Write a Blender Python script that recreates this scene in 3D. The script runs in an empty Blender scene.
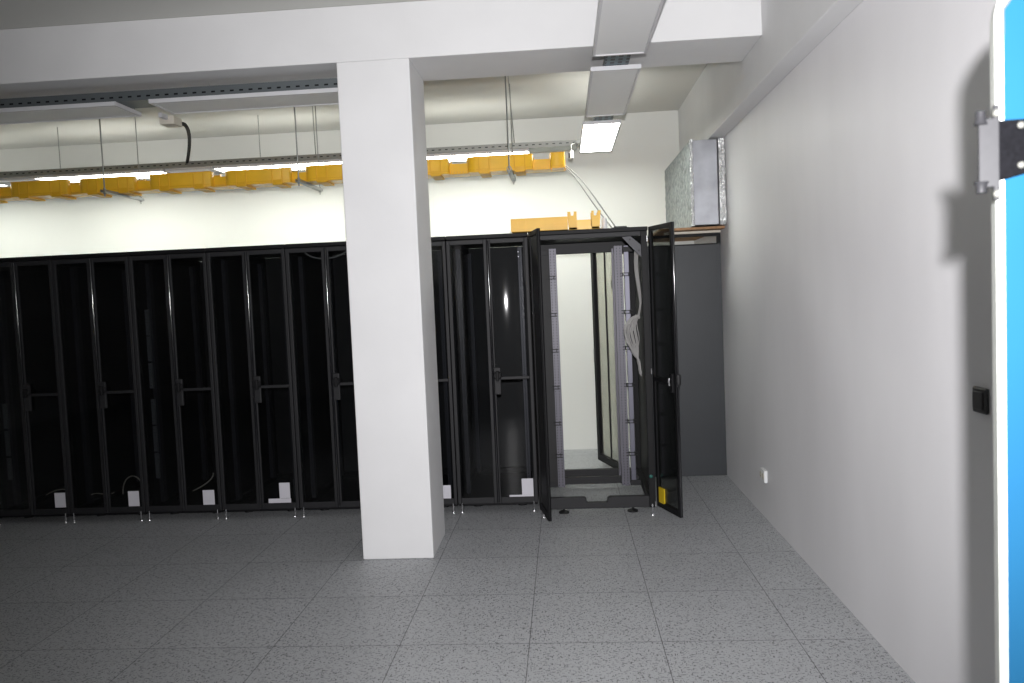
import bpy, bmesh, math, random
from mathutils import Vector, Matrix
random.seed(7)
S = bpy.context.scene
COL = S.collection
PI = math.pi

# ------------------------------------------------------------------ materials
def newmat(name):
    m = bpy.data.materials.new(name); m.use_nodes = True
    nt = m.node_tree; b = nt.nodes['Principled BSDF']
    return m, nt, b
def N(nt, t, **kw):
    n = nt.nodes.new(t)
    for k, v in kw.items():
        if hasattr(n, k): setattr(n, k, v)
        else: n.inputs[k].default_value = v
    return n
def mat(name, col, rough=.5, metal=0, noise=0, nscale=20, bump=0, bscale=60, emit=None, spec=None, stretch=None):
    m, nt, b = newmat(name)
    b.inputs['Base Color'].default_value = (*col, 1)
    b.inputs['Roughness'].default_value = rough
    b.inputs['Metallic'].default_value = metal
    if spec is not None: b.inputs['Specular IOR Level'].default_value = spec
    tc = N(nt, 'ShaderNodeTexCoord'); mp = N(nt, 'ShaderNodeMapping')
    nt.links.new(tc.outputs['Object'], mp.inputs['Vector'])
    if stretch: mp.inputs['Scale'].default_value = stretch
    if noise:
        t = N(nt, 'ShaderNodeTexNoise'); t.inputs['Scale'].default_value = nscale; t.inputs['Detail'].default_value = 4
        nt.links.new(mp.outputs[0], t.inputs['Vector'])
        r = N(nt, 'ShaderNodeValToRGB')
        r.color_ramp.elements[0].position = .3; r.color_ramp.elements[1].position = .7
        r.color_ramp.elements[0].color = (*[c*(1-noise) for c in col], 1)
        r.color_ramp.elements[1].color = (*[min(1, c*(1+noise)) for c in col], 1)
        nt.links.new(t.outputs['Fac'], r.inputs[0]); nt.links.new(r.outputs[0], b.inputs['Base Color'])
    if bump:
        t = N(nt, 'ShaderNodeTexNoise'); t.inputs['Scale'].default_value = bscale; t.inputs['Detail'].default_value = 3
        nt.links.new(mp.outputs[0], t.inputs['Vector'])
        bn = N(nt, 'ShaderNodeBump'); bn.inputs['Strength'].default_value = bump; bn.inputs['Distance'].default_value = .01
        nt.links.new(t.outputs['Fac'], bn.inputs['Height']); nt.links.new(bn.outputs[0], b.inputs['Normal'])
    if emit:
        b.inputs['Emission Color'].default_value = (*emit[0], 1); b.inputs['Emission Strength'].default_value = emit[1]
    return m
M = {}
M['wall'] = mat('wall_paint', (.70, .70, .69), .75, noise=.025, nscale=1.6, bump=.05, bscale=90)
M['wall_back'] = mat('back_wall_paint', (.72, .725, .69), .8, noise=.015, nscale=1.2)
M['wall_right'] = mat('right_wall_paint', (.76, .75, .765), .5, noise=.04, nscale=1.3, bump=.10, bscale=6, stretch=(1, 1.4, .5))
M['ceil'] = mat('ceiling_paint', (.60, .60, .57), .85, noise=.02, nscale=1.0)
M['soffit'] = mat('beam_plaster', (.71, .71, .715), .7, noise=.03, nscale=2.5, bump=.05, bscale=30)
M['black'] = mat('black_powder_coat', (.006, .006, .007), .55, spec=.22)
M['black_in'] = mat('matt_black_steel', (.007, .007, .008), .6)
M['stile'] = mat('satin_black_extrusion', (.008, .008, .010), .10, spec=.6)
M['rackgrey'] = mat('charcoal_powder_coat', (.011, .011, .013), .58, spec=.44)
M['panelgrey'] = mat('charcoal_panel', (.029, .033, .038), .5, noise=.05, nscale=4)
M['chrome'] = mat('chrome', (.75, .75, .77), .18, 1)
M['rod'] = mat('galvanised_rod', (.32, .33, .32), .45, .7)
M['wire'] = mat('grey_cable', (.42, .42, .40), .6)
M['pale_wire'] = mat('pale_cable', (.40, .39, .38), .5)
M['blackwire'] = mat('black_cable', (.006, .006, .006), .7, spec=.2)
M['lum'] = mat('white_enamel', (.58, .58, .60), .4)
M['diff_off'] = mat('diffuser_unlit', (.76, .76, .76), .45)
M['up_added'] = mat('added_uplight_glow', (.9, .9, .88), .5, emit=((1, .99, .93), 7.0))  # glow for the added upward strips that brighten the rear ceiling
M['diff_on'] = mat('diffuser_lit', (.9, .9, .88), .5, emit=((.97, 1, .93), 17.0))
M['yellow'] = mat('yellow_plastic', (.92, .53, .03), .33, noise=.05, nscale=9)
M['yellow_dark'] = mat('yellow_plastic_coupler', (.85, .46, .02), .5)
M['yellow_pale'] = mat('yellow_plastic_dusty', (.86, .50, .05), .45, noise=.06, nscale=8)
M['paper'] = mat('white_paper', (.62, .61, .66), .6)
M['white'] = mat('white_plastic', (.75, .76, .76), .4)
M['cream'] = mat('cream_plastic', (.62, .58, .50), .5)
M['stickery'] = mat('yellow_sticker', (.62, .43, .01), .5)
M['teal'] = mat('teal_earth_terminal', (.01, .12, .10), .4)
M['wood'] = mat('chipboard', (.36, .20, .10), .7, noise=.2, nscale=30)
M['foilcap'] = mat('sheet_metal', (.36, .37, .40), .42, .55, noise=.22, nscale=5, bump=.12, bscale=5)
M['foil'] = mat('crinkled_foil', (.74, .75, .75), .22, .75, noise=.08, nscale=30, bump=1.0, bscale=75)
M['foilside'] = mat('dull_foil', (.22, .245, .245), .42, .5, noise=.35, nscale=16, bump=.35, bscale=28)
M['screwm'] = mat('screw_steel', (.10, .10, .09), .4, 0, spec=.3)
M['blue'] = mat('blue_film', (.009, .064, .135), .7, noise=.04, nscale=4, spec=.04)
M['doorwhite'] = mat('door_white', (.62, .64, .60), .35)
M['hinge'] = mat('hinge_zinc', (.020, .020, .022), .45, 0, noise=.06, nscale=90, spec=.10)
M['hingedark'] = mat('hinge_dark_steel', (.0035, .0035, .0045), .7, 0, noise=.3, nscale=220, spec=.03)
M['switch'] = mat('anthracite_plastic', (.05, .05, .052), .4)
M['plate'] = mat('corner_plate_steel', (.045, .045, .055), .5)
M['strip'] = mat('grey_guide_plates', (.17, .18, .19), .5)
M['railm'] = mat('zinc_rail', (.15, .15, .19), .4, .35)

def slotted(name, col, period, frac, axis, metal=.6, zs=None):
    m, nt, b = newmat(name)
    b.inputs['Roughness'].default_value = .45; b.inputs['Metallic'].default_value = metal
    tc = N(nt, 'ShaderNodeTexCoord'); sx = N(nt, 'ShaderNodeSeparateXYZ'); nt.links.new(tc.outputs['Object'], sx.inputs[0])
    def rng(ax, per, lo, hi):
        a = N(nt, 'ShaderNodeMath', operation='DIVIDE'); nt.links.new(sx.outputs[ax], a.inputs[0]); a.inputs[1].default_value = per
        f = N(nt, 'ShaderNodeMath', operation='FRACT'); nt.links.new(a.outputs[0], f.inputs[0])
        g = N(nt, 'ShaderNodeMath', operation='GREATER_THAN'); nt.links.new(f.outputs[0], g.inputs[0]); g.inputs[1].default_value = lo
        l = N(nt, 'ShaderNodeMath', operation='LESS_THAN'); nt.links.new(f.outputs[0], l.inputs[0]); l.inputs[1].default_value = hi
        mm = N(nt, 'ShaderNodeMath', operation='MULTIPLY'); nt.links.new(g.outputs[0], mm.inputs[0]); nt.links.new(l.outputs[0], mm.inputs[1])
        return mm
    out = rng(axis, period, .5-frac/2, .5+frac/2)
    if zs:
        o2 = rng(*zs); mm = N(nt, 'ShaderNodeMath', operation='MULTIPLY')
        nt.links.new(out.outputs[0], mm.inputs[0]); nt.links.new(o2.outputs[0], mm.inputs[1]); out = mm
    mx = N(nt, 'ShaderNodeMix', data_type='RGBA')
    nt.links.new(out.outputs[0], mx.inputs[0]); mx.inputs[6].default_value = (*col, 1); mx.inputs[7].default_value = (.008, .01, .012, 1)
    nt.links.new(mx.outputs[2], b.inputs['Base Color'])
    return m
M['tray_near'] = slotted('slotted_tray_along_beam', (.16, .18, .19), .06, .42, 0, zs=(2, .05, .42, .62))
M['tray_far'] = slotted('slotted_tray_over_cabinets', (.33, .34, .32), .06, .4, 0, zs=(2, .05, .45, .6))
M['tray_y'] = slotted('slotted_tray_along_room', (.10, .15, .17), .045, .55, 0, zs=(1, .06, .2, .8))
M['rail'] = slotted('punched_mounting_rail', (.055, .055, .066), .022, .45, 2, .3, zs=(0, .02, .3, .65))
M['raillight'] = slotted('punched_zinc_rail', (.125, .12, .145), .022, .45, 2, .2, zs=(0, .027, .0, .22))

def smoked(name, tint, gloss_rough=.03, gain=1.0):
    m = bpy.data.materials.new(name); m.use_nodes = True; nt = m.node_tree; nt.nodes.clear()
    o = N(nt, 'ShaderNodeOutputMaterial'); t = N(nt, 'ShaderNodeBsdfTransparent'); g = N(nt, 'ShaderNodeBsdfGlossy')
    t.inputs[0].default_value = (*tint, 1); g.inputs['Roughness'].default_value = gloss_rough
    f = N(nt, 'ShaderNodeFresnel'); f.inputs[0].default_value = 1.45
    mu = N(nt, 'ShaderNodeMath', operation='MULTIPLY'); nt.links.new(f.outputs[0], mu.inputs[0]); mu.inputs[1].default_value = gain
    mx = N(nt, 'ShaderNodeMixShader'); nt.links.new(mu.outputs[0], mx.inputs[0])
    nt.links.new(t.outputs[0], mx.inputs[1]); nt.links.new(g.outputs[0], mx.inputs[2]); nt.links.new(mx.outputs[0], o.inputs[0])
    return m
M['glass'] = smoked('smoked_glass', (.62, .63, .64), .045, .8)
M['glass_open'] = smoked('smoked_glass_leaf', (.60, .61, .60), .05, .4)
M['mesh'] = smoked('fine_perforated_mesh', (.90, .90, .86), .5, .3)

# floor : 60 cm panels with dark dashes
def floor_mat():
    m, nt, b = newmat('speckled_floor_panels')
    L = nt.links.new
    tc = N(nt, 'ShaderNodeTexCoord'); sx = N(nt, 'ShaderNodeSeparateXYZ'); L(tc.outputs['Object'], sx.inputs[0])
    def math_(op, a, bb=None):
        n = N(nt, 'ShaderNodeMath', operation=op)
        if isinstance(a, (int, float)): n.inputs[0].default_value = a
        else: L(a, n.inputs[0])
        if bb is not None:
            if isinstance(bb, (int, float)): n.inputs[1].default_value = bb
            else: L(bb, n.inputs[1])
        return n.outputs[0]
    def grid(ax, off):
        u = math_('DIVIDE', math_('SUBTRACT', sx.outputs[ax], off), .6)
        fr = math_('FRACT', u); d = math_('ABSOLUTE', math_('SUBTRACT', fr, .5))
        return math_('GREATER_THAN', d, .5-.0033), math_('FLOOR', u)
    gx, ix = grid(0, -2.0156-3); gy, iy = grid(1, 4.7199-3)
    g = math_('MAXIMUM', gx, gy)
    cmb = N(nt, 'ShaderNodeCombineXYZ'); L(ix, cmb.inputs[0]); L(iy, cmb.inputs[1])
    wn = N(nt, 'ShaderNodeTexWhiteNoise'); L(cmb.outputs[0], wn.inputs['Vector'])
    # base colour with soft mottling
    n0 = N(nt, 'ShaderNodeTexNoise'); n0.inputs['Scale'].default_value = 3; L(tc.outputs['Object'], n0.inputs['Vector'])
    nf = N(nt, 'ShaderNodeTexNoise'); nf.inputs['Scale'].default_value = 190; L(tc.outputs['Object'], nf.inputs['Vector'])
    dash = []
    for k, (sc, rot, th) in enumerate([((42, 135, 1), .5, .65), ((125, 44, 1), -.4, .655), ((70, 150, 1), 1.9, .665)]):
        mp = N(nt, 'ShaderNodeMapping'); mp.inputs['Rotation'].default_value = (0, 0, rot); mp.inputs['Scale'].default_value = sc
        mp.inputs['Location'].default_value = (k*7.3, k*3.1, 0); L(tc.outputs['Object'], mp.inputs['Vector'])
        t = N(nt, 'ShaderNodeTexNoise'); t.inputs['Scale'].default_value = 1.0; t.inputs['Detail'].default_value = 1; L(mp.outputs[0], t.inputs['Vector'])
        dash.append(math_('GREATER_THAN', t.outputs['Fac'], th))
    d = math_('MAXIMUM', math_('MAXIMUM', dash[0], dash[1]), dash[2])
    v = math_('ADD', .385, math_('MULTIPLY', wn.outputs['Value'], .022))
    v = math_('ADD', v, math_('MULTIPLY', math_('SUBTRACT', n0.outputs['Fac'], .5), .06))
    v = math_('ADD', v, math_('MULTIPLY', math_('SUBTRACT', nf.outputs['Fac'], .5), .12))
    v = math_('MULTIPLY', v, math_('SUBTRACT', 1, math_('MULTIPLY', d, .74)))
    v = math_('MULTIPLY', v, math_('SUBTRACT', 1, math_('MULTIPLY', g, .70)))
    c = N(nt, 'ShaderNodeCombineColor'); L(math_('MULTIPLY', v, .975), c.inputs[0]); L(v, c.inputs[1]); L(math_('MULTIPLY', v, 1.035), c.inputs[2])
    L(c.outputs[0], b.inputs['Base Color']); b.inputs['Roughness'].default_value = .5
    return m
M['floor'] = floor_mat()

# ------------------------------------------------------------------ mesh building
class MB:
    def __init__(s): s.bm = bmesh.new()
    def box(s, x0, x1, y0, y1, z0, z1, rot=None):
        vs = [s.bm.verts.new((x, y, z)) for x in (x0, x1) for y in (y0, y1) for z in (z0, z1)]
        for f in ((0, 1, 3, 2), (4, 6, 7, 5), (0, 4, 5, 1), (2, 3, 7, 6), (0, 2, 6, 4), (1, 5, 7, 3)):
            s.bm.faces.new([vs[i] for i in f])
        if rot:
            c, mt = rot
            for v in vs: v.co = Vector(c) + mt @ (v.co - Vector(c))
        return s
    def tube(s, pts, r, n=8, r2=None):
        pts = [Vector(p) for p in pts]; rings = []
        ref = None
        for i, p in enumerate(pts):
            d = (pts[min(i+1, len(pts)-1)] - pts[max(i-1, 0)]).normalized()
            if ref is None: ref = Vector((0, 0, 1)) if abs(d.z) < .9 else Vector((1, 0, 0))
            a = d.cross(ref).normalized(); b = d.cross(a).normalized(); ref = b.cross(d) if False else ref
            rr = r if r2 is None else r + (r2-r)*i/(len(pts)-1)
            rings.append([s.bm.verts.new(p + a*math.cos(2*PI*k/n)*rr + b*math.sin(2*PI*k/n)*rr) for k in range(n)])
        for q, w in zip(rings, rings[1:]):
            for k in range(n): s.bm.faces.new((q[k], q[(k+1) % n], w[(k+1) % n], w[k]))
        s.bm.faces.new(rings[0][::-1]); s.bm.faces.new(rings[-1])
        return s
    def lathe(s, c, prof, n=20, axis='z'):
        rings = []
        for r, h in prof:
            ring = []
            for k in range(n):
                a = 2*PI*k/n
                v = Vector((math.cos(a)*r, math.sin(a)*r, h))
                if axis == 'y': v = Vector((v.x, v.z, v.y))
                if axis == 'x': v = Vector((v.z, v.x, v.y))
                ring.append(s.bm.verts.new(Vector(c)+v))
            rings.append(ring)
        for q, w in zip(rings, rings[1:]):
            for k in range(n): s.bm.faces.new((q[k], q[(k+1) % n], w[(k+1) % n], w[k]))
        s.bm.faces.new(rings[0][::-1]); s.bm.faces.new(rings[-1])
        return s
    def prism(s, pts, d, off):   # closed polygon pts (3D), extruded by vector off
        a = [s.bm.verts.new(Vector(p)) for p in pts]; b = [s.bm.verts.new(Vector(p)+Vector(off)) for p in pts]
        s.bm.faces.new(a[::-1]); s.bm.faces.new(b); n = len(a)
        for k in range(n): s.bm.faces.new((a[k], a[(k+1) % n], b[(k+1) % n], b[k]))
        return s
    def wallstrip(s, pts, z0, z1, t):   # vertical sheet of thickness t following plan path; z0/z1 scalars
        n = len(pts); q = []
        for i, (x, y) in enumerate(pts):
            p0 = Vector(pts[max(i-1, 0)]); p1 = Vector(pts[min(i+1, n-1)]); d = (p1-p0).normalized(); nn = Vector((-d.y, d.x))*t
            q.append([s.bm.verts.new(c) for c in ((x, y, z0), (x, y, z1), (x+nn.x, y+nn.y, z1), (x+nn.x, y+nn.y, z0))])
        for a, b in zip(q, q[1:]):
            for k in range(4): s.bm.faces.new((a[k], a[(k+1) % 4], b[(k+1) % 4], b[k]))
        s.bm.faces.new(q[0][::-1]); s.bm.faces.new(q[-1])
        return s
    def build(s, name, m, parent=None, bevel=0, smooth=False, loc=None):
        bmesh.ops.recalc_face_normals(s.bm, faces=s.bm.faces[:])
        me = bpy.data.meshes.new(name)
        if smooth:
            for f in s.bm.faces: f.smooth = True
        s.bm.to_mesh(me); s.bm.free(); me.materials.append(m)
        o = bpy.data.objects.new(name, me); COL.objects.link(o)
        if parent: o.parent = parent
        if loc: o.location = loc
        if bevel:
            b = o.modifiers.new('bevel', 'BEVEL'); b.width = bevel; b.segments = 2; b.limit_method = 'ANGLE'
        if smooth:
            try: me.set_sharp_from_angle(angle=.7)
            except Exception: pass
        return o
def thing(name, label, cat, loc=(0, 0, 0), rz=0, group=None):
    o = bpy.data.objects.new(name, None); COL.objects.link(o); o.empty_display_size = .1
    o.location = loc; o.rotation_euler = (0, 0, rz); o['label'] = label; o['category'] = cat
    if group: o['group'] = group
    return o
def tag(o, label, cat, group=None):
    o['label'] = label; o['category'] = cat
    if group: o['group'] = group
    return o
def struct(o, label=None):
    o['kind'] = 'structure'
    if label: o['label'] = label
    return o
def copy_tree(o, parent=None):
    c = o.copy(); COL.objects.link(c)
    if parent: c.parent = parent
    for ch in list(o.children): copy_tree(ch, c)
    return c
def bez(p0, p1, p2, p3, n=14):
    P = [Vector(p) for p in (p0, p1, p2, p3)]
    return [P[0]*(1-t)**3 + P[1]*3*t*(1-t)**2 + P[2]*3*t*t*(1-t) + P[3]*t**3 for t in [i/n for i in range(n+1)]]

# ------------------------------------------------------------------ room shell
XR, YB, ZC, XL, YF = 1.3233, 8.018, 3.355, -8.0, -2.2
struct(MB().box(XL-.2, XR+.2, YF-.2, YB+.2, -.15, 0).build('floor', M['floor']))
struct(MB().box(XL-.2, XR+.2, YF-.2, YB+.2, ZC, ZC+.15).build('ceiling', M['ceil']))
struct(MB().box(XL-.2, XR+.2, YB, YB+.2, 0, ZC).build('wall_back', M['wall_back']))
struct(MB().box(XR, XR+.2, YF-.2, YB, 0, ZC).build('wall_right', M['wall_right']))
struct(MB().box(XL-.2, XL, YF-.2, YB, 0, ZC).build('wall_left', M['wall']))
struct(MB().box(XL, XR, YF-.2, YF, 0, ZC).build('wall_front', M['wall']))
struct(MB().box(-1.2984, -.8575, 4.7327, 5.216, 0, 3.0265).build('trim_1', M['soffit'], bevel=.006), 'square white plastered pillar')
struct(MB().box(XL, 1.205, 4.7327, 5.25, 3.0265, ZC).build('trim_2', M['soffit'], bevel=.006), 'white beam across the ceiling above the pillar')
struct(MB().box(1.205, XR, YF, YB, 2.775, ZC).build('trim_3', M['soffit'], bevel=.006), 'white beam running along the top of the right wall')

# ------------------------------------------------------------------ blue door at the right edge, ajar in front of the camera
DE = Vector((.5745, 1.09, 0)); da = math.radians(-20)
door = bpy.data.objects.new('door_1', None); COL.objects.link(door); door.location = DE; door.rotation_euler = (0, 0, da)
struct(door, 'door with bright blue film and a steel hinge')
MB().prism([(0, 0, .012), (.70, 0, .012), (.70, 0, 1.985), (.045, 0, 1.985), (.028, 0, 1.978), (.014, 0, 1.962), (.004, 0, 1.943), (0, 0, 1.925)], 0, (0, .045, 0)).build('door_leaf', M['doorwhite'], door, bevel=.002)
bm = MB()
bm.prism([(.0095, -.0015, .04), (.69, -.0015, .04), (.69, -.0015, 1.975), (.05, -.0015, 1.975), (.018, -.0015, 1.942), (.0095, -.0015, 1.930)], 0, (0, .0012, 0))
bm.build('blue_film', M['blue'], door)
MB().prism([(.0085, -.003, 1.895), (.0105, -.003, 1.895), (.0105, -.003, 1.927), (.0190, -.003, 1.939), (.050, -.003, 1.973), (.048, -.003, 1.976), (.0165, -.003, 1.942), (.0085, -.003, 1.930)], 0, (0, .0012, 0)).build('film_edge', M['switch'], door)
hg = MB().prism([(-.021, -.010, 1.700), (-.004, -.010, 1.700), (-.004, -.010, 1.683), (.0035, -.010, 1.683), (.0035, -.010, 1.806), (-.004, -.010, 1.806), (-.004, -.010, 1.790), (-.021, -.010, 1.790)], 0, (0, .009, 0)).build('hinge', M['hinge'], door, bevel=.0015)
for z0, z1, nm in ((1.782, 1.800, 1), (1.693, 1.708, 0)):
    pr = [(.0070, z0), (.0070, z1-.001), (.0060, z1)] if nm == 0 else [(.0085, z0), (.0065, z0+.005), (.0062, z1-.001), (.0050, z1)]
    if nm == 0: pr = [(.0055, z0), (.0065, z0+.001), (.0065, z1-.005), (.0090, z1)]
    MB().lathe((-.018, -.010, 0), pr, 16).build('hinge_barrel', M['hinge'], hg, smooth=True)
for z in (1.795, 1.691):
    MB().lathe((0, -.010, z), [(.0050, 0), (.0048, -.002), (.0028, -.0038)], 14, 'y').build('screw', M['screwm'], hg, smooth=True)
st = MB().prism([(.003, -.0065, 1.708), (.09, -.0065, 1.728), (.09, -.0065, 1.762+.02), (.003, -.0065, 1.786)], 0, (0, .0045, 0))
st.build('hinge_strap', M['hingedark'], door, bevel=.001)
for x, z in ((.0275, 1.781-.004), (.0275, 1.726), (.075, 1.755)):
    MB().lathe((x, -.0065, z), [(.0045, 0), (.0042, -.0018), (.0025, -.0030)], 14, 'y').build('strap_screw', M['screwm'], door, smooth=True)

# switch and socket on the right wall
sw = thing('wall_switch', 'dark anthracite square switch on the right wall beside the blue door', 'switch', (XR, 2.60, 1.19))
MB().box(-.012, 0, -.042, .042, -.042, .042).build('frame', M['switch'], sw, bevel=.006)
MB().box(-.018, -.011, -.029, .029, -.029, .029).build('rocker', M['switch'], sw, bevel=.003)
so = thing('wall_socket', 'white double power socket low on the right wall', 'socket', (XR, 5.41, .30))
MB().box(-.022, 0, -.060, .060, -.042, .042).build('housing', M['white'], so, bevel=.004)
for dy in (-.030, .030):
    q = MB().lathe((-.023, dy, 0), [(.024, -.001), (.024, .004), (.020, .004)], 20, 'x').build('outlet', M['cream'], so, smooth=True)
    for dz in (-.01, .01): MB().lathe((-.0235, dy, dz), [(.003, -.001), (.003, .002)], 8, 'x').build('pin_hole', M['switch'], q)

# ------------------------------------------------------------------ server cabinets
H = 2.045
def door_frame(w, z0, z1, st, rail, depth, mirror=1):
    b = MB()
    b.box(0, st, 0, depth, z0, z1); b.box(w-st, w, 0, depth, z0, z1)
    b.box(st, w-st, 0, depth, z0, z0+rail*1.4); b.box(st, w-st, 0, depth, z1-rail, z1)
    return b
def rail_mesh(x0, x1, y, z0, z1, flip=1):
    b = MB().box(x0, x1, y, y+.003, z0, z1)
    xe = x1 if flip > 0 else x0
    b.box(min(xe, xe-.003*flip), max(xe, xe-.003*flip), y+.003, y+.05, z0, z1)
    return b
def make_cabinet(label):
    w, D = .6, 1.1
    t = thing('server_cabinet', label, 'server cabinet', (0, 0, 0), 0, 'closed black server cabinets in a row')
    b = MB()      # frame : posts, base and top rings
    for x in (.006, w-.041):
        b.box(x, x+.035, .028, .075, .045, H-.03); b.box(x, x+.035, D-.06, D-.015, .045, H-.03)
        b.box(x, x+.035, .075, D-.06, .045, .10); b.box(x, x+.035, .075, D-.06, H-.08, H-.03)
    b.box(.041, w-.041, .028, .07, .045, .085); b.box(.041, w-.041, D-.06, D-.02, .045, .10); b.box(.041, w-.041, .028, .07, H-.06, H-.03)
    b.build('frame', M['black'], t, bevel=.002)
    MB().box(.003, w-.003, .004, D, H-.028, H).build('top_panel', M['black'], t, bevel=.003)
    MB().box(.004, .0065, .08, D-.03, .06, H-.03).build('side_panel', M['black_in'], t)
    MB().box(w-.0065, w-.004, .08, D-.03, .06, H-.03).build('side_panel', M['black_in'], t)
    MB().box(.01, w-.01, .07, D-.03, .048, .053).build('bottom_panel', M['black_in'], t)
    MB().box(.01, w-.01, D-.012, D, .06, H-.03).build('rear_panel', M['black_in'], t)
    rl = rail_mesh(.055, .085, .13, .11, H-.09).build('mounting_rail', M['rail'], t)
    rail_mesh(w-.085, w-.055, .13, .11, H-.09, -1).build('mounting_rail', M['rail'], t)
    rail_mesh(.055, .085, .85, .11, H-.09).build('mounting_rail', M['rail'], t)
    rail_mesh(w-.085, w-.055, .85, .11, H-.09, -1).build('mounting_rail', M['rail'], t)
    for x in (.045, w-.115):   # chrome cage bolts near the top of the front rails
        MB().lathe((x+.035, .127, H-.13), [(.005, 0), (.005, -.006), (.003, -.008)], 10, 'y').build('rail_bolt', M['chrome'], t)
        MB().lathe((x+.035, .127, H-.165), [(.005, 0), (.005, -.006), (.003, -.008)], 10, 'y').build('rail_bolt', M['chrome'], t)
    # left leaf
    L = door_frame(.296, .065, H-.035, .026, .032, .024).build('door_leaf', M['rackgrey'], t, bevel=.003, loc=(.003, -.002, 0))
    MB().box(.024, .272, .008, .012, .10, H-.06).build('glass_pane', M['glass'], L)
    # right leaf
    R = door_frame(.296, .065, H-.035, .024, .032, .024).build('door_leaf', M['rackgrey'], t, bevel=.003, loc=(.301, -.002, 0))
    MB().box(.022, .274, .008, .012, .10, H-.06).build('glass_pane', M['glass'], R)
    MB().lathe((.004, -.003, 0), [(.010, .075), (.010, H-.045)], 20).build('edge_profile', M['stile'], R, smooth=True)
    MB().box(.04, .272, -.004, .007, .982, 1.004).build('crossbar', M['rackgrey'], R, bevel=.003)
    hh = MB().box(.012, .062, -.018, .002, .875, 1.075).build('handle', M['rackgrey'], R, bevel=.005)
    MB().box(.028, .050, -.046, -.018, .975, 1.050).build('lever', M['black'], hh, bevel=.005)
    MB().lathe((.039, -.018, 1.015), [(.031, 0), (.031, -.012), (.024, -.018)], 22, 'y').build('lock', M['black'], hh, smooth=True)
    MB().box(.016, .058, -.021, -.018, .885, .965).build('cover_plate', M['rackgrey'], hh, bevel=.002)
    for x in (.033, w-.033):
        MB().tube([(x, -.008, .014), (x, -.008, .075)], .0045, 10).lathe((x, -.008, 0), [(.012, 0), (.012, .006), (.007, .014)], 14).build('hinge_pin', M['chrome'], t, smooth=True)
    for x in (.13, w-.13):
        for y in (.19, D-.14):
            MB().lathe((x, y, 0), [(.034, 0), (.034, .010), (.02, .018), (.009, .02), (.009, .06)], 20).build('levelling_foot', M['black_in'], t, smooth=True)
    return t
CAB_Y = 5.745
labels = {
 -5.04: 'black server cabinet at the left edge of the photo, only its front corner in view',
 -4.44: 'black server cabinet with a short grey striped strip low on its left rail',
 -3.84: 'black server cabinet with a white tag and an arched cable beside the tag',
 -3.24: 'black server cabinet with a long grey striped strip down its left rail',
 -2.64: 'black server cabinet with an L-shaped white paper tag, left of the pillar',
 -2.04: 'black server cabinet next to the pillar on its left, bright dots on its rails',
 -1.44: 'black server cabinet mostly hidden behind the white pillar',
 -.84: 'black server cabinet right of the pillar with an L-shaped white tag, beside the open cabinet'}
first = make_cabinet(labels[-5.04])
first.location = (-5.04, CAB_Y, 0)
cabs = {-5.04: first}
for x in list(labels)[1:]:
    c = copy_tree(first); c.location = (x, CAB_Y, 0); c['label'] = labels[x]; cabs[x] = c
def right_leaf(c): return [o for o in c.children if o.name.startswith('door_leaf') and abs(o.location.x-.301) < .001][0]
# white paper tags low on the right leaves
def paper(c, rects):
    b = MB()
    for x0, x1, z0, z1 in rects: b.box(x0-.301, x1-.301, .0055, .0065, z0, z1)
    b.build('paper_tag', M['paper'], right_leaf(c))
paper(cabs[-4.44], [(.482, .568, .118, .232)]); paper(cabs[-3.84], [(.468, .554, .113, .230)])
paper(cabs[-3.24], [(.455, .545, .106, .222)])
paper(cabs[-2.64], [(.450, .532, .144, .262), (.363, .536, .103, .1425)])
paper(cabs[-1.44], [(.482, .552, .090, .209)])
paper(cabs[-.84], [(.481, .566, .124, .243), (.387, .566, .082, .1235)])
# the last closed cabinet: its glass pane sits slightly proud and bowed, so it catches the flash
rl = right_leaf(cabs[-.84])
old = [o for o in rl.children if o.name.startswith('glass_pane')][0]; bpy.data.objects.remove(old)
b = MB(); n = 14; g = []
for i in range(n+1):
    row = []
    for k in range(n*4+1):
        x = .022+.252*i/n; z = .10+(H-.16)*k/(n*4)
        sx_ = .078*(x-.127) + (x-.127)**2/2/1.1; sz_ = .036*(z-1.47) + (z-1.47)**2/2/14
        row.append(b.bm.verts.new((x, .006 + min(.05, sx_*1 + sz_*.45), z)))
    g.append(row)
for i in range(n):
    for k in range(n*4): b.bm.faces.new((g[i][k], g[i+1][k], g[i+1][k+1], g[i][k+1]))
b.build('glass_pane', M['glass'], rl, smooth=True)
# grey striped guide plates on the left rails
def strip(c, zs, x=.064):
    for z0, z1 in zs:
        b = MB(); z = z0
        while z < z1-.012:
            b.box(x-.014, x+.014, .108, .128, z, min(z+.021, z1)); z += .025
        b.build('guide_strip', M['strip'], c)
strip(cabs[-4.44], [(.32, .50), (.51, .715), (.725, .92)], .055)
strip(cabs[-3.24], [(.30, .50), (.51, .71), (.72, .92), (1.0, 1.2), (1.21, 1.4), (1.41, 1.62)], .055)
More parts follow.
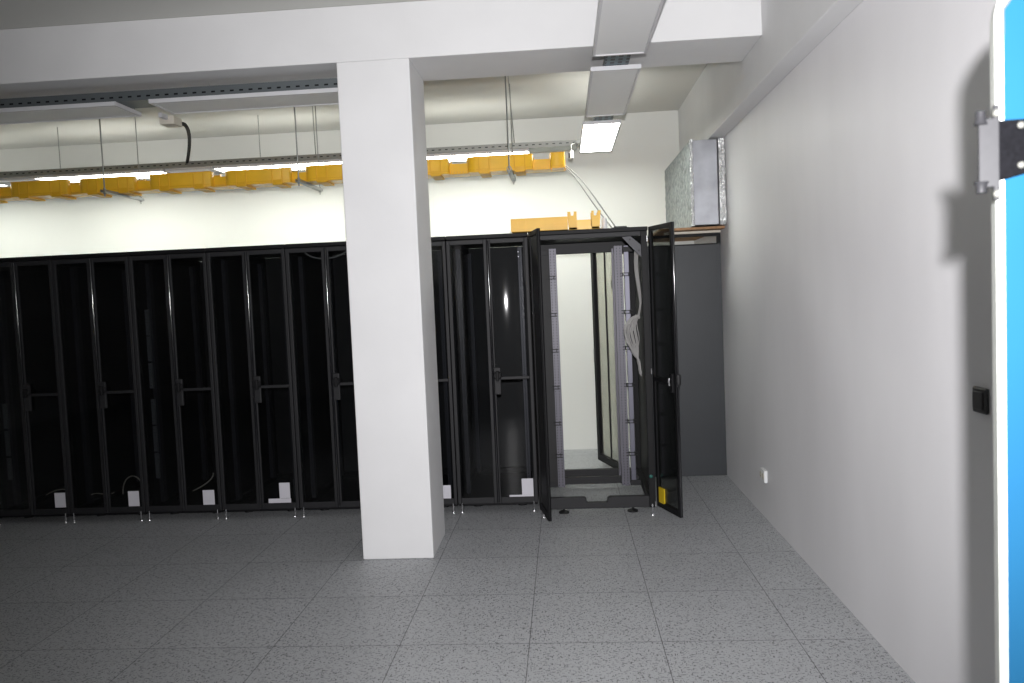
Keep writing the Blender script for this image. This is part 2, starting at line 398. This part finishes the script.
# cable loops inside the cabinets, seen through the glass
def cable(name, pts, r, m, label, cat='cable', group=None):
    o = MB().tube(pts, r, 7).build(name, M[m], smooth=True)
    return tag(o, label, cat, group)
cg = 'loose cable ends inside the closed cabinets'
cable('power_cable', bez((-3.46, 5.83, .19), (-3.45, 5.82, .37), (-3.30, 5.82, .38), (-3.285, 5.84, .2)), .005, 'cream', 'pale cable looped in an arch above the white tag, behind cabinet glass', group=cg)
cable('power_cable', bez((-4.08, 5.83, .20), (-4.0, 5.82, .24), (-3.95, 5.82, .25), (-3.9, 5.85, .23)), .004, 'cream', 'short pale cable end beside the leftmost white tag', group=cg)
cable('power_cable', bez((-2.90, 5.83, .20), (-2.85, 5.82, .22), (-2.72, 5.82, .28), (-2.74, 5.85, .33)), .005, 'cream', 'pale bent cable end above the third white tag from the left', group=cg)
cable('power_cable', bez((-3.72, 5.84, .19), (-3.66, 5.83, .22), (-3.60, 5.83, .17), (-3.54, 5.85, .20)), .004, 'cream', 'short pale cable lying low in the cabinet with the arched cable', group=cg)
cable('patch_cable', bez((-1.93, 5.86, 1.99), (-1.85, 5.84, 1.90), (-1.65, 5.84, 1.92), (-1.58, 5.86, 2.0)), .006, 'wire', 'grey cable sagging across the top of the cabinet left of the pillar', group=cg)

# ------------------------------------------------------------------ the wide open cabinet
OX0, OX1, OY, OD = -.225, .602, 5.60, 1.08
oc = thing('open_server_cabinet', 'wide black server cabinet standing open with see-through interior and rear door ajar', 'server cabinet', (OX0, OY, 0))
W = OX1-OX0; HO = 2.035
b = MB()
for x in (0, W-.045):
    b.box(x, x+.045, .0, .06, .045, HO-.03); b.box(x, x+.045, OD-.06, OD, .045, HO-.03)
    b.box(x, x+.045, .06, OD-.06, .045, .10); b.box(x, x+.045, .06, OD-.06, HO-.085, HO-.03)
b.build('frame', M['black'], oc, bevel=.003)
MB().box(-.004, W+.004, -.006, OD+.004, HO-.028, HO).build('top_panel', M['black'], oc, bevel=.003)
MB().box(.045, W-.045, 0, .05, HO-.062, HO-.029).build('top_beam', M['rackgrey'], oc, bevel=.003)
MB().box(.045, W-.045, OD-.055, OD-.01, HO-.115, HO-.029).build('rear_top_beam', M['rackgrey'], oc, bevel=.003)
MB().prism([(.045, 0, .047), (W-.045, 0, .047), (W-.045, 0, .128), (.50, 0, .128), (.485, 0, .115), (.485, 0, .095), (.475, 0, .088), (.345, 0, .088), (.335, 0, .095), (.335, 0, .118), (.32, 0, .128), (.045, 0, .128)], 0, (0, .045, 0)).build('base_beam', M['rackgrey'], oc, bevel=.003)
MB().box(.045, W-.045, OD-.06, OD-.015, .045, .10).build('rear_base_beam', M['rackgrey'], oc, bevel=.003)
MB().box(.045, W-.045, .75, .79, .045, .10).build('cross_member', M['rackgrey'], oc, bevel=.003)
MB().box(.003, .006, .06, OD-.06, .10, HO-.085).build('side_panel', M['black_in'], oc)
MB().box(W-.006, W-.003, .06, OD-.06, .10, HO-.085).build('side_panel', M['black_in'], oc)
def orail(x0, x1, y, edge, z0=.06):
    b = MB().box(x0, x1, y, y+.004, z0, HO-.09)
    xe = x1 if edge > 0 else x0
    b.box(xe-.002, xe+.002, y+.004, y+.06, z0, HO-.09)
    return b.build('mounting_rail', M['raillight'], oc)
RY = .60     # the rails sit 60 cm behind the front plane
orail(.128, .180, RY, 1); orail(.634, .694, RY, -1)
ch = MB().box(.708, .745, RY+.02, RY+.05, .06, HO-.09).build('cable_channel', M['railm'], oc, bevel=.002)
MB().box(.045, .132, RY+.01, RY+.014, .06, HO-.09).build('side_baffle', M['black_in'], oc)
orail(.110, .178, .94, 1); orail(.636, .703, .94, -1)
for z in (1.72, 1.43, 1.15, .86, .575, .32):
    for x0, x1 in ((.10, .175), (.67, .755)):
        b = MB()
        for dz in (-.011, .011):
            b.box(x0, x1, RY-.045, RY-.039, z+dz-.003, z+dz+.003)
        b.box(x0+.02, x0+.026, RY-.045, RY, z-.014, z+.014); b.box(x1-.02, x1-.014, RY-.045, RY, z-.014, z+.014)
        b.build('cable_bracket', M['black_in'], oc)
# rails tied to the frame top and bottom
for y in (RY, .94):
    for x0, x1 in ((.045, .115), (.70, W-.045)):
        for z in (HO-.14, .06): MB().box(x0, x1, y+.004, y+.03, z, z+.04).build('rail_arm', M['rackgrey'], oc, bevel=.002)
# diagonal corner plate
MB().prism([(W-.175, .012, HO-.066), (W-.115, .012, HO-.062), (W-.045, .012, HO-.125), (W-.045, .012, HO-.21), (W-.062, .012, HO-.195)], 0, (0, .003, 0)).build('corner_plate', M['plate'], oc)
for x, z in ((W-.12, HO-.085), (W-.06, HO-.165)):
    MB().lathe((x, .011, z), [(.006, 0), (.006, -.004)], 10, 'y').build('plate_bolt', M['rackgrey'], oc)
for x in (.17, W-.16):
    for y in (.075, OD-.12):
        MB().lathe((x, y, 0), [(.038, 0), (.038, .010), (.02, .018), (.009, .02), (.009, .06)], 20).build('levelling_foot', M['black_in'], oc, smooth=True)
for x in (.028, W-.03):
    MB().tube([(x, -.05, .014), (x, -.05, .085)], .0045, 10).lathe((x, -.05, 0), [(.012, 0), (.012, .006), (.007, .014)], 14).box(x-.006, x+.006, -.05, 0, .066, .078).build('hinge_pin', M['chrome'], oc, smooth=True)
for z in (.055, 1.00, 1.93):
    MB().tube([(W-.004, -.018, z), (W-.004, -.018, z+.04)], .006, 10).build('door_hinge', M['chrome'], oc, smooth=True)
MB().lathe((W-.03, -.004, .27), [(.012, 0), (.012, -.006), (.006, -.01)], 12, 'y').build('earth_terminal', M['teal'], oc, smooth=True)
# left leaf, swung towards the room
LW = .345; LZ = .062
lf = bpy.data.objects.new('left_door', None); COL.objects.link(lf); lf.parent = oc; lf.location = (-.002, -.012, 0); lf.rotation_euler = (0, 0, math.radians(-78.5))
door_frame(LW, LZ, HO-.005, .035, .035, .024).build('leaf_frame', M['black'], lf, bevel=.003)
MB().box(.03, LW-.03, .010, .014, .085, HO-.035).build('leaf_panel', M['black_in'], lf)
MB().lathe((LW-.002, .012, 0), [(.009, LZ+.005), (.009, HO-.01)], 16).build('edge_profile', M['black'], lf, smooth=True)
# right leaf with smoked glass
rg = bpy.data.objects.new('right_door', None); COL.objects.link(rg); rg.parent = oc; rg.location = (W+.004, -.020, 0); rg.rotation_euler = (0, 0, math.radians(-70.5))
door_frame(LW, LZ, HO-.005, .030, .030, .024).build('leaf_frame', M['black'], rg, bevel=.003)
MB().box(.028, LW-.028, .010, .014, .08, HO-.03).build('glass_pane', M['glass_open'], rg)
MB().lathe((LW-.002, .012, 0), [(.009, LZ+.005), (.009, HO-.01)], 16).build('edge_profile', M['stile'], rg, smooth=True)
MB().box(.03, LW-.03, -.006, .008, .955, .985).build('crossbar', M['black'], rg, bevel=.003)
hd = MB().box(LW-.055, LW-.012, -.022, -.001, .90, 1.03).build('handle', M['black'], rg, bevel=.004)
MB().tube([(LW-.035, -.03, .95), (LW-.035, -.035, .975), (LW-.035, -.03, 1.0)], .008, 10).build('lock', M['chrome'], hd, smooth=True)
MB().lathe((LW+.012, .012, 0), [(.016, .955), (.019, .97), (.019, 1.01), (.016, 1.025)], 16).build('lever', M['black_in'], hd, smooth=True)
MB().box(.036, .115, -.0005, .0095, .098, .205).build('yellow_sticker', M['stickery'], rg)['label'] = 'yellow warning sticker low on the glass'
# rear door ajar
rd = bpy.data.objects.new('rear_door', None); COL.objects.link(rd); rd.parent = oc; rd.location = (.70, OD+.02, 0); rd.rotation_euler = (0, 0, math.radians(107))
RW = .60
door_frame(RW, .05, HO-.03, .06, .045, .04).build('leaf_frame', M['black'], rd, bevel=.003)
MB().box(.04, RW-.04, .010, .013, .09, HO-.06).build('mesh_panel', M['mesh'], rd)
MB().box(.30, .306, .004, .02, .09, HO-.06).build('stiffener', M['rackgrey'], rd)
MB().box(.10, .125, -.015, .03, 1.62, 1.69).build('latch', M['switch'], rd, bevel=.003)
MB().box(RW-.03, RW-.005, .026, .045, .95, 1.08).build('handle', M['switch'], rd, bevel=.004)
MB().lathe((RW-.018, .03, 1.12), [(.007, 0), (.007, .006)], 12, 'y').build('lock', M['teal'], rd, smooth=True)

# cables hanging inside the open cabinet, right side
for k in range(5):
    dx = .010*(k % 3); dy = .02*k
    pts = bez((OX0+.765+dx, OY+.18+dy, 1.93), (OX0+.735+dx, OY+.16+dy, 1.72), (OX0+.77+dx, OY+.16+dy, 1.66), (OX0+.785+dx*.3, OY+.18+dy, 1.50), 8) + \
          bez((OX0+.785+dx*.3, OY+.18+dy, 1.50), (OX0+.775, OY+.18+dy, 1.40), (OX0+.74, OY+.2+dy, 1.34), (OX0+.72-dx, OY+.22+dy, 1.29), 8)[1:]
    cable('data_cable', pts, .0042, 'pale_wire', 'thin grey data cable hanging from the top right of the open cabinet', group='grey data cables hanging at the top of the open cabinet')
def spline(P, n=6):
    P = [Vector(p) for p in P]; out = []
    for i in range(len(P)-1):
        p0 = P[max(i-1, 0)]; p1 = P[i]; p2 = P[i+1]; p3 = P[min(i+2, len(P)-1)]
        for j in range(n):
            t = j/n
            out.append(.5*((2*p1)+(p2-p0)*t+(2*p0-5*p1+4*p2-p3)*t*t+(3*p1-p0-3*p2+p3)*t**3))
    return out+[P[-1]]
for k in range(30):
    u = random.random(); v = random.random(); y = OY+.12+.006*k
    xl = .655+.085*u+(.02 if k > 20 else 0)
    P = [(OX0+.772-.02*v, y, 1.415-.03*u), (OX0+(xl+.76)/2, y-.01, 1.40-.04*v), (OX0+xl, y-.02, 1.335-.05*v), (OX0+xl+.012, y-.02, 1.24-.03*v),
         (OX0+.72+.035*u, y-.01, 1.15-.03*v), (OX0+.752+.012*v, y, 1.07), (OX0+.762+.01*u, y, 1.0-.05*v*u)]
    cable('data_cable', spline(P), .0034, 'pale_wire', 'pale data cable in the tangled bundle halfway up the open cabinet', group='tangled bundle of pale data cables in the open cabinet')

# ------------------------------------------------------------------ things on top of the cabinets
yb = thing('fiber_duct_section', 'dusty yellow box-shaped plastic duct section lying on the cabinets', 'cable duct', (-.352, 5.66, H))
b = MB().box(0, .405, 0, .004, 0, .092).box(0, .405, .14, .144, 0, .092).box(0, .405, .004, .14, 0, .004)
b.box(0, .405, -.004, 0, .086, .092).box(0, .004, .004, .14, .004, .08)
b.build('trough', M['yellow_pale'], yb, bevel=.001)
b = MB()
for x in (.0, .045, .10, .30, .33, .36, .385): b.box(x, x+.006, -.005, 0, .004, .086)
b.box(.30, .395, -.004, 0, .028, .036).box(.30, .395, -.004, 0, .052, .060)
b.build('ribs', M['yellow_pale'], yb)
yc = thing('duct_coupler', 'bright yellow U-shaped duct coupler with four raised ears next to the duct section', 'duct coupler', (.062, 5.66, HO))
b = MB().box(0, .215, 0, .16, 0, .006).box(.03, .185, .154, .16, .006, .088).box(0, .215, -.003, .003, .006, .022)
b.build('trough', M['yellow'], yc, bevel=.001)
MB().box(.0, .056, -.003, .002, .006, .106).box(.160, .215, -.003, .002, .006, .100).build('side_flap', M['yellow_pale'], yc)
for x0, x1, dx in ((0, .022, -.008), (.035, .056, 0), (.160, .178, 0), (.192, .215, .010)):
    for y in (0, .154):
        MB().prism([(x0, y, .006), (x1, y, .006), (x1+dx, y, .118), (x1+dx*1.2, y, .134), (x0+dx*1.2, y, .134), (x0+dx, y, .118)], 0, (0, .006, 0)).build('ear', M['yellow_pale'], yc, bevel=.001)
wj = MB().lathe((.316, 5.74, HO), [(.016, 0), (.020, .004), (.020, .062), (.017, .070), (.017, .084), (.014, .086)], 20).build('white_bottle', M['white'], smooth=True)
tag(wj, 'small white plastic pot standing beside the yellow coupler', 'pot')
bp = thing('roof_cover_plate', 'flat black cover plate lying on top of the open cabinet', 'plate', (.43, 5.72, HO))
MB().box(-.06, .06, 0, .10, 0, .012).build('plate', M['black'], bp, bevel=.002)
MB().box(-.045, .045, .02, .08, .012, .022).build('brush_insert', M['black_in'], bp, bevel=.002)

# ------------------------------------------------------------------ grey partition and duct in the right corner
pp = thing('partition_panel', 'dark grey partition panel with a slot at the top closing the gap to the right wall', 'partition', (.61, 6.69, 0))
PW = XR-.002-.61
b = MB().box(0, PW, 0, .03, 1.957, 1.960)
MB().box(0, PW, .004, .024, .004, 1.955).build('sheet', M['panelgrey'], pp, bevel=.002)
MB().box(0, .03, 0, .03, 1.955, 2.04).box(PW-.03, PW, 0, .03, 1.955, 2.04).box(.03, PW-.03, 0, .03, 2.018, 2.04).box(.03, PW-.03, 0, .028, 1.948, 1.958).build('head_frame', M['black'], pp, bevel=.001)
wb_ = tag(MB().box(.80, XR-.003, 6.50, 7.95, 2.062, 2.082).build('wooden_board', M['wood'], bevel=.002), 'thin brown chipboard resting on the partition under the foil duct', 'board')
bs = tag(MB().prism([(.86, 6.66, 2.0425), (.89, 6.66, 2.0425), (1.318, 6.66, 2.0425), (1.318, 6.66, 2.0615), (.86, 6.66, 2.0615)], 0, (0, .055, 0)).build('support_batten', M['cream'], bevel=.001), 'pale batten between the partition top and the chipboard', 'batten')
ad = thing('ventilation_duct', 'foil wrapped rectangular air duct with a metal end by the right wall', 'air duct', (1.045, 6.42, 2.0835))
dw, dh, dl = XR-.004-1.045, 2.77-2.0835, YB-.02-6.42
MB().box(.012, dw-.045, .01, dl, .01, dh-.01).build('duct_body', M['foilside'], ad)
b = MB()      # wrinkled foil sheet over the left side
n1, n2 = 60, 30; g = []
for i in range(n1+1):
    row = []
    for k in range(n2+1):
        y = .012+(dl-.014)*i/n1; z = .004+(dh-.008)*k/n2
        row.append(b.bm.verts.new((.004+.006*random.random(), y, z)))
    g.append(row)
for i in range(n1):
    for k in range(n2): b.bm.faces.new((g[i][k], g[i+1][k], g[i+1][k+1], g[i][k+1]))
b.build('foil_side', M['foilside'], ad)
MB().box(.022, dw-.062, -.012, .010, .006, dh-.012).build('end_cap', M['foilcap'], ad, bevel=.004)
b = MB(); g = []
def crinkle(x0, x1, y, n1=5, n2=70, amp=.010):
    b = MB(); g = []
    for i in range(n1+1):
        row = []
        for k in range(n2+1):
            row.append(b.bm.verts.new((x0+(x1-x0)*i/n1+random.uniform(-.002, .002), y-amp*random.random(), .002+(dh-.006)*k/n2)))
        g.append(row)
    for i in range(n1):
        for k in range(n2): b.bm.faces.new((g[i][k], g[i+1][k], g[i+1][k+1], g[i][k+1]))
    return b
crinkle(.0, .024, -.004).build('foil_edge', M['foil'], ad)
MB().box(dw-.060, dw-.054, -.014, .02, .002, dh-.006).build('seam', M['switch'], ad)
MB().box(dw-.050, dw-.004, -.004, dl, .004, dh-.006).build('foil_jacket', M['foil'], ad)
crinkle(dw-.052, dw-.003, -.008).build('foil_front', M['foil'], ad)

# ------------------------------------------------------------------ luminaires, trays
ZL = 2.89
def luminaire(label, loc, L, Wd, lit, group, rz=0):
    t = thing('ceiling_luminaire', label, 'luminaire', loc, rz, group)
    fr = .008 if lit else .016
    b = MB().box(-L/2, L/2, -Wd/2, -Wd/2+fr, -.004, .022).box(-L/2, L/2, Wd/2-fr, Wd/2, -.004, .022)
    b.box(-L/2, -L/2+fr, -Wd/2+fr, Wd/2-fr, -.004, .022).box(L/2-fr, L/2, -Wd/2+fr, Wd/2-fr, -.004, .022)
    b.box(-L/2+fr, L/2-fr, -Wd/2+fr, Wd/2-fr, .014, .022)
    b.build('housing', M['lum'], t, bevel=.0015)
    MB().box(-L/2+fr, L/2-fr, -Wd/2+fr, Wd/2-fr, .001, .012).build('diffuser', M['diff_on' if lit else 'diff_off'], t)
    if lit:
        MB().box(-L/2+.02, L/2-.02, .07 if rz == 0 else -Wd/2+.01, Wd/2-.01, .0225, .026).build('added_uplight', M['up_added'], t)  # added emitter on the unseen top side, throws extra light on the ceiling
    return t
g3 = 'flat luminaires in the row running along the room'
luminaire('unlit flat luminaire nearest the camera at the top edge, in front of the beam', (.362, 3.875, ZL+.004), 1.21, .296, False, g3, PI/2)
luminaire('unlit flat luminaire behind the beam, in the row running towards the back', (.362, 5.365, ZL+.004), 1.21, .296, False, g3, PI/2)
luminaire('lit square-looking luminaire at the far end of the row running towards the back', (.352, 6.84, ZL+.004), 1.21, .296, True, g3, PI/2)
g1 = 'unlit luminaires hung just behind the beam'
luminaire('unlit luminaire behind the beam, between the black cable and the pillar', (-1.935, 5.02, ZL+.004), 1.21, .31, False, g1)
luminaire('unlit luminaire behind the beam, left of the black cable', (-3.36, 5.02, ZL+.004), 1.21, .31, False, g1)
g2 = 'lit luminaires behind the yellow duct'
for x, lb in ((-5.95, 'lit luminaire at the left edge of the photo behind the yellow duct'), (-4.25, 'lit luminaire behind the yellow duct, second from the left edge'),
              (-2.53, 'lit luminaire behind the yellow duct, just left of the pillar'), (-.87, 'lit luminaire behind the yellow duct, right of the pillar')):
    luminaire(lb, (x, 7.27, ZL-.016), 1.24, .33, True, g2)
def blank(x0, x1, y, label):
    t = thing('blanking_panel', label, 'panel', ((x0+x1)/2, y, ZL-.016), 0, 'white filler panels between the lit luminaires'); L = x1-x0
    MB().box(-L/2, L/2, -.12, .12, .004, .0234).build('sheet', M['lum'], t, bevel=.001)
    MB().box(-L/2, L/2, -.10, -.095, -.003, .004).box(-L/2, L/2, .04, .045, -.003, .004).build('lip', M['diff_off'], t)
blank(-5.31, -4.89, 7.25, 'pale filler panel between the two leftmost lit luminaires')
blank(-3.61, -3.17, 7.25, 'pale filler panel below the black cable, between lit luminaires')
blank(-1.89, -1.51, 7.25, 'pale filler panel hidden by the pillar, between lit luminaires')
def tray_x(label, x0, x1, y0, y1, m, rods, h=.068, z=ZL+.0275):
    t = thing('cable_tray', label, 'cable tray', (0, 0, z))
    b = MB().box(x0, x1, y0, y0+.003, 0, h).box(x0, x1, y1-.003, y1, 0, h).box(x0, x1, y0+.003, y1-.003, 0, .003)
    b.box(x0, x1, y0+.003, y0+.012, h-.002, h).box(x0, x1, y1-.012, y1-.003, h-.002, h)
    b.build('channel', m, t)
    for x, y, dx in rods:
        MB().tube([(x, y, .003), (x+dx[0], y+dx[1], ZC-z-.001)], .0035, 8).lathe((x, y, 0), [(.010, .003), (.010, .010)], 8).build('suspension_rod', M['rod'], t, smooth=True)
    return t
tray_x('dark slotted steel tray hung under the beam left of the pillar', -6.5, -1.312, 4.885, 5.07, M['tray_near'], [(-5.2, 5.0, (0, 0)), (-2.2, 5.0, (0, 0))], h=.062)
tray_x('slotted steel tray above the lit luminaires and yellow duct', -6.7, .175, 7.10, 7.32, M['tray_far'], [(-4.66, 7.21, (0, 0)), (-2.735, 7.21, (0, 0)), (-2.215, 7.21, (.27, -.9)), (-.381, 7.21, (.015, -.9)), (-5.9, 7.21, (0, 0)), (-1.3, 7.21, (0, 0))], h=.05, z=ZL+.0075)
ty = thing('cable_tray', 'narrow slotted tray linking the luminaires in the row running along the room', 'cable tray', (0, 0, ZL+.0275))
b = MB()
y0, y1 = 1.5, 7.42
b.box(.295, .298, y0, y1, 0, .05).box(.432, .435, y0, y1, 0, .05).box(.298, .432, y0, y1, 0, .003)
b.build('channel', M['tray_y'], ty)
for y in (2.2, 3.9, 6.2): MB().tube([(.366, y, .003), (.366, y, ZC-ZL-.0275-.001)], .0035, 8).build('suspension_rod', M['rod'], ty)
# short link piece between tray corner and the row
lk = tag(MB().box(.178, .292, 7.15, 7.28, ZL+.03, ZL+.034).box(.178, .292, 7.15, 7.153, ZL+.034, ZL+.07).build('tray_link', M['tray_far']), 'short slotted link between the rear tray and the luminaire row', 'tray link')
# junction box and black cable
jb = thing('junction_box', 'cream connector box at the gap between the unlit luminaires', 'junction box', (-2.60, 5.27, 2.865))
MB().box(-.05, .05, -.07, .05, -.028, .028).build('box', M['cream'], jb, bevel=.004)
MB().lathe((.02, .045, 0), [(.013, 0), (.013, .022), (.009, .026)], 14, 'y').build('gland', M['switch'], jb, smooth=True)
MB().box(-.012, .012, -.15, -.07, .0, .03).build('mounting_arm', M['lum'], jb)
cable('black_cable', bez((-2.575, 5.34, 2.865), (-2.70, 5.75, 2.98), (-3.18, 6.80, 3.08), (-3.43, 7.18, 2.915), 18), .014, 'blackwire', 'thick black cable bending from the cream box down to the rear tray')

# ------------------------------------------------------------------ yellow fibre duct with trapeze hangers
def hanger(x, label):
    t = thing('trapeze_hanger', label, 'hanger', (x, 6.40, 2.553), 0, 'steel hangers carrying the yellow duct')
    MB().box(-.018, .018, -.30, .30, .0, .003).box(-.018, -.015, -.30, .30, .003, .022).box(.015, .018, -.30, .30, .003, .022).build('channel', M['rod'], t)
    for y in (-.27, .27):
        r = MB().tube([(0, y, -.03), (0, y, ZC-2.553-.001)], .0055 if y < 0 else .004, 8).build('threaded_rod', M['rod'], t, smooth=True)
        MB().lathe((0, y, 0), [(.012, -.012), (.012, -.001)], 6).lathe((0, y, 0), [(.012, .023), (.012, .034)], 6).build('nut', M['rod'], r)
hanger(-.375, 'steel trapeze hanger right of the pillar under the yellow duct')
hanger(-2.03, 'steel trapeze hanger just left of the pillar under the yellow duct')
hanger(-3.61, 'steel trapeze hanger nearest the left edge under the yellow duct')

fd = thing('fiber_duct', 'long yellow plastic fibre duct hung above the server cabinets', 'cable duct', (0, 6.28, 2.5765))
k_ = .979
segs = [(-5.25, -4.72), (-4.617, -4.098), (-4.011, -3.517), (-3.405, -2.858), (-2.756, -2.19), (-2.072, -1.53), (-1.43, -.881), (-.734, -.2), (-.063, .058)]
segs = [(a*k_, c*k_) for a, c in segs]
DW = .21
for si, (a, c) in enumerate(segs):
    last = si == len(segs)-1
    R_ = .07 if not last else .012
    # near side wall, flared at the left end
    near = [(a-.006, .048)] + [(a + R_*(1-math.cos(t)), .048-.048*math.sin(t)) for t in [PI/2*i/6 for i in range(7)]] + [(c-.012, 0)] + \
           [(c-.012+.012*math.sin(t), .048*(1-math.cos(t))) for t in [PI/2*i/4 for i in range(1, 5)]]
    far = [(x, DW-y) for x, y in near]
    h = .126 if si % 2 or last else .122
    b = MB().wallstrip(near, .006, h, .004).wallstrip(far, .006, h, .004)
    b.box(a+.01, c-.006, .006, DW-.006, .003, .007)
    o = b.build('duct_section', M['yellow'], fd, smooth=True)
    b = MB().wallstrip([(x, y-.004) for x, y in near[1:8+0]] + [(c-.012, -.004)], h-.006, h, .006)
    b.box(a+R_, c-.014, -.003, 0, .018, .024)
    b.build('rim', M['yellow_dark'], o)
    if not last:
        for q in (a+(c-a)*.26, a+(c-a)*.80):   # strap couplers around the section
            b = MB().box(q-.040, q+.040, -.004, DW+.004, -.012, .002)
            b.box(q-.045, q-.037, -.007, 0, -.004, h-.012).box(q+.037, q+.045, -.007, 0, -.004, h-.012)
            b.box(q-.037, q+.037, -.004, 0, 0, .03)
            b.build('coupler_band', M['yellow_dark'], o, bevel=.003)
    else:
        MB().box(a+.015, c, -.005, 0, .004, .010).build('coupler_band', M['yellow_dark'], o)
for (a, c), (a2, c2) in zip(segs, segs[1:]):
    b = MB().box(c-.004, a2+.006, .046, .050, .004, .085).box(c-.004, a2+.006, DW-.050, DW-.046, .004, .085).box(c-.004, a2+.006, .02, DW-.02, .0, .004)
    o = b.build('joint', M['yellow'], fd)
    b = MB(); n = 6
    for i in range(n):
        x = c+.012+(a2-c-.024)*i/(n-1); b.box(x-.003, x+.003, .030, .046, .004, .022)
    b.build('joint_teeth', M['yellow_pale'], o)
# small connector at the duct end, cables running down to the open cabinet
eb = thing('cable_connector', 'small white connector with a black face by the end of the yellow duct', 'connector', (.115, 6.62, 2.735))
MB().box(-.012, .016, -.02, .02, -.032, .032).build('body', M['white'], eb, bevel=.003)
MB().box(-.026, -.012, -.012, .012, -.028, .012).build('face', M['switch'], eb, bevel=.002)
MB().tube([(0, 0, .03), (.0, .05, .09), (.04, .30, .15), (.07, .56, .186)], .004, 8).build('lead', M['wire'], eb, smooth=True)
for k, (dx, sag) in enumerate(((0, .0), (.018, .05), (-.012, .09))):
    cable('grey_cable', bez((.052+dx*.3, 6.40, 2.615-.005*k), (.16+dx, 6.35-sag, 2.54-sag*.3), (.25+dx, 6.15, 2.36-sag), (.40+dx*.8, 5.80+.02*k, HO+.0045 if k else HO+.016), 16), .0045, 'wire' if k < 2 else 'pale_wire', 'grey cable running from the end of the yellow duct down to the open cabinet', group='cables from the yellow duct to the open cabinet')

# ------------------------------------------------------------------ light : the camera flash (real lamp just above the lens) + lit luminaires
fl = bpy.data.lights.new('flash', 'SPOT'); fl.energy = 800; fl.shadow_soft_size = .02; fl.spot_size = math.radians(102); fl.spot_blend = 1
fl.color = (1, .985, 1.0)
fo = bpy.data.objects.new('camera_flash', fl); COL.objects.link(fo); fo.location = (.027, -.10, 1.735)
aim = Vector((.10, 4.0, 1.85)); fo.rotation_euler = (aim-fo.location).to_track_quat('-Z', 'Y').to_euler()
w = bpy.data.worlds.new('World'); S.world = w; w.use_nodes = True
w.node_tree.nodes['Background'].inputs[0].default_value = (.05, .05, .05, 1)

# ------------------------------------------------------------------ camera
yaw, pitch, roll, f, cz = -.06697, -.05639, -.04308, 789.6, 1.5839
F = Vector((math.sin(yaw)*math.cos(pitch), math.cos(yaw)*math.cos(pitch), math.sin(pitch)))
r0 = Vector((math.cos(yaw), -math.sin(yaw), 0)); u0 = r0.cross(F)
R = math.cos(roll)*r0 + math.sin(roll)*u0; U = -math.sin(roll)*r0 + math.cos(roll)*u0
cam = bpy.data.cameras.new('Camera'); co = bpy.data.objects.new('Camera', cam); COL.objects.link(co)
m = Matrix((R, U, -F)).transposed().to_4x4(); m.translation = Vector((0, 0, cz)); co.matrix_world = m
cam.sensor_width = 36; cam.lens = f/1024*36; cam.clip_start = .02
cam.dof.use_dof = True; cam.dof.focus_distance = 5.4; cam.dof.aperture_fstop = 5.6
S.camera = co
S.view_settings.view_transform = 'Standard'; S.view_settings.look = 'None'; S.view_settings.gamma = 1; S.view_settings.use_curve_mapping = False
S.view_settings.exposure = .12
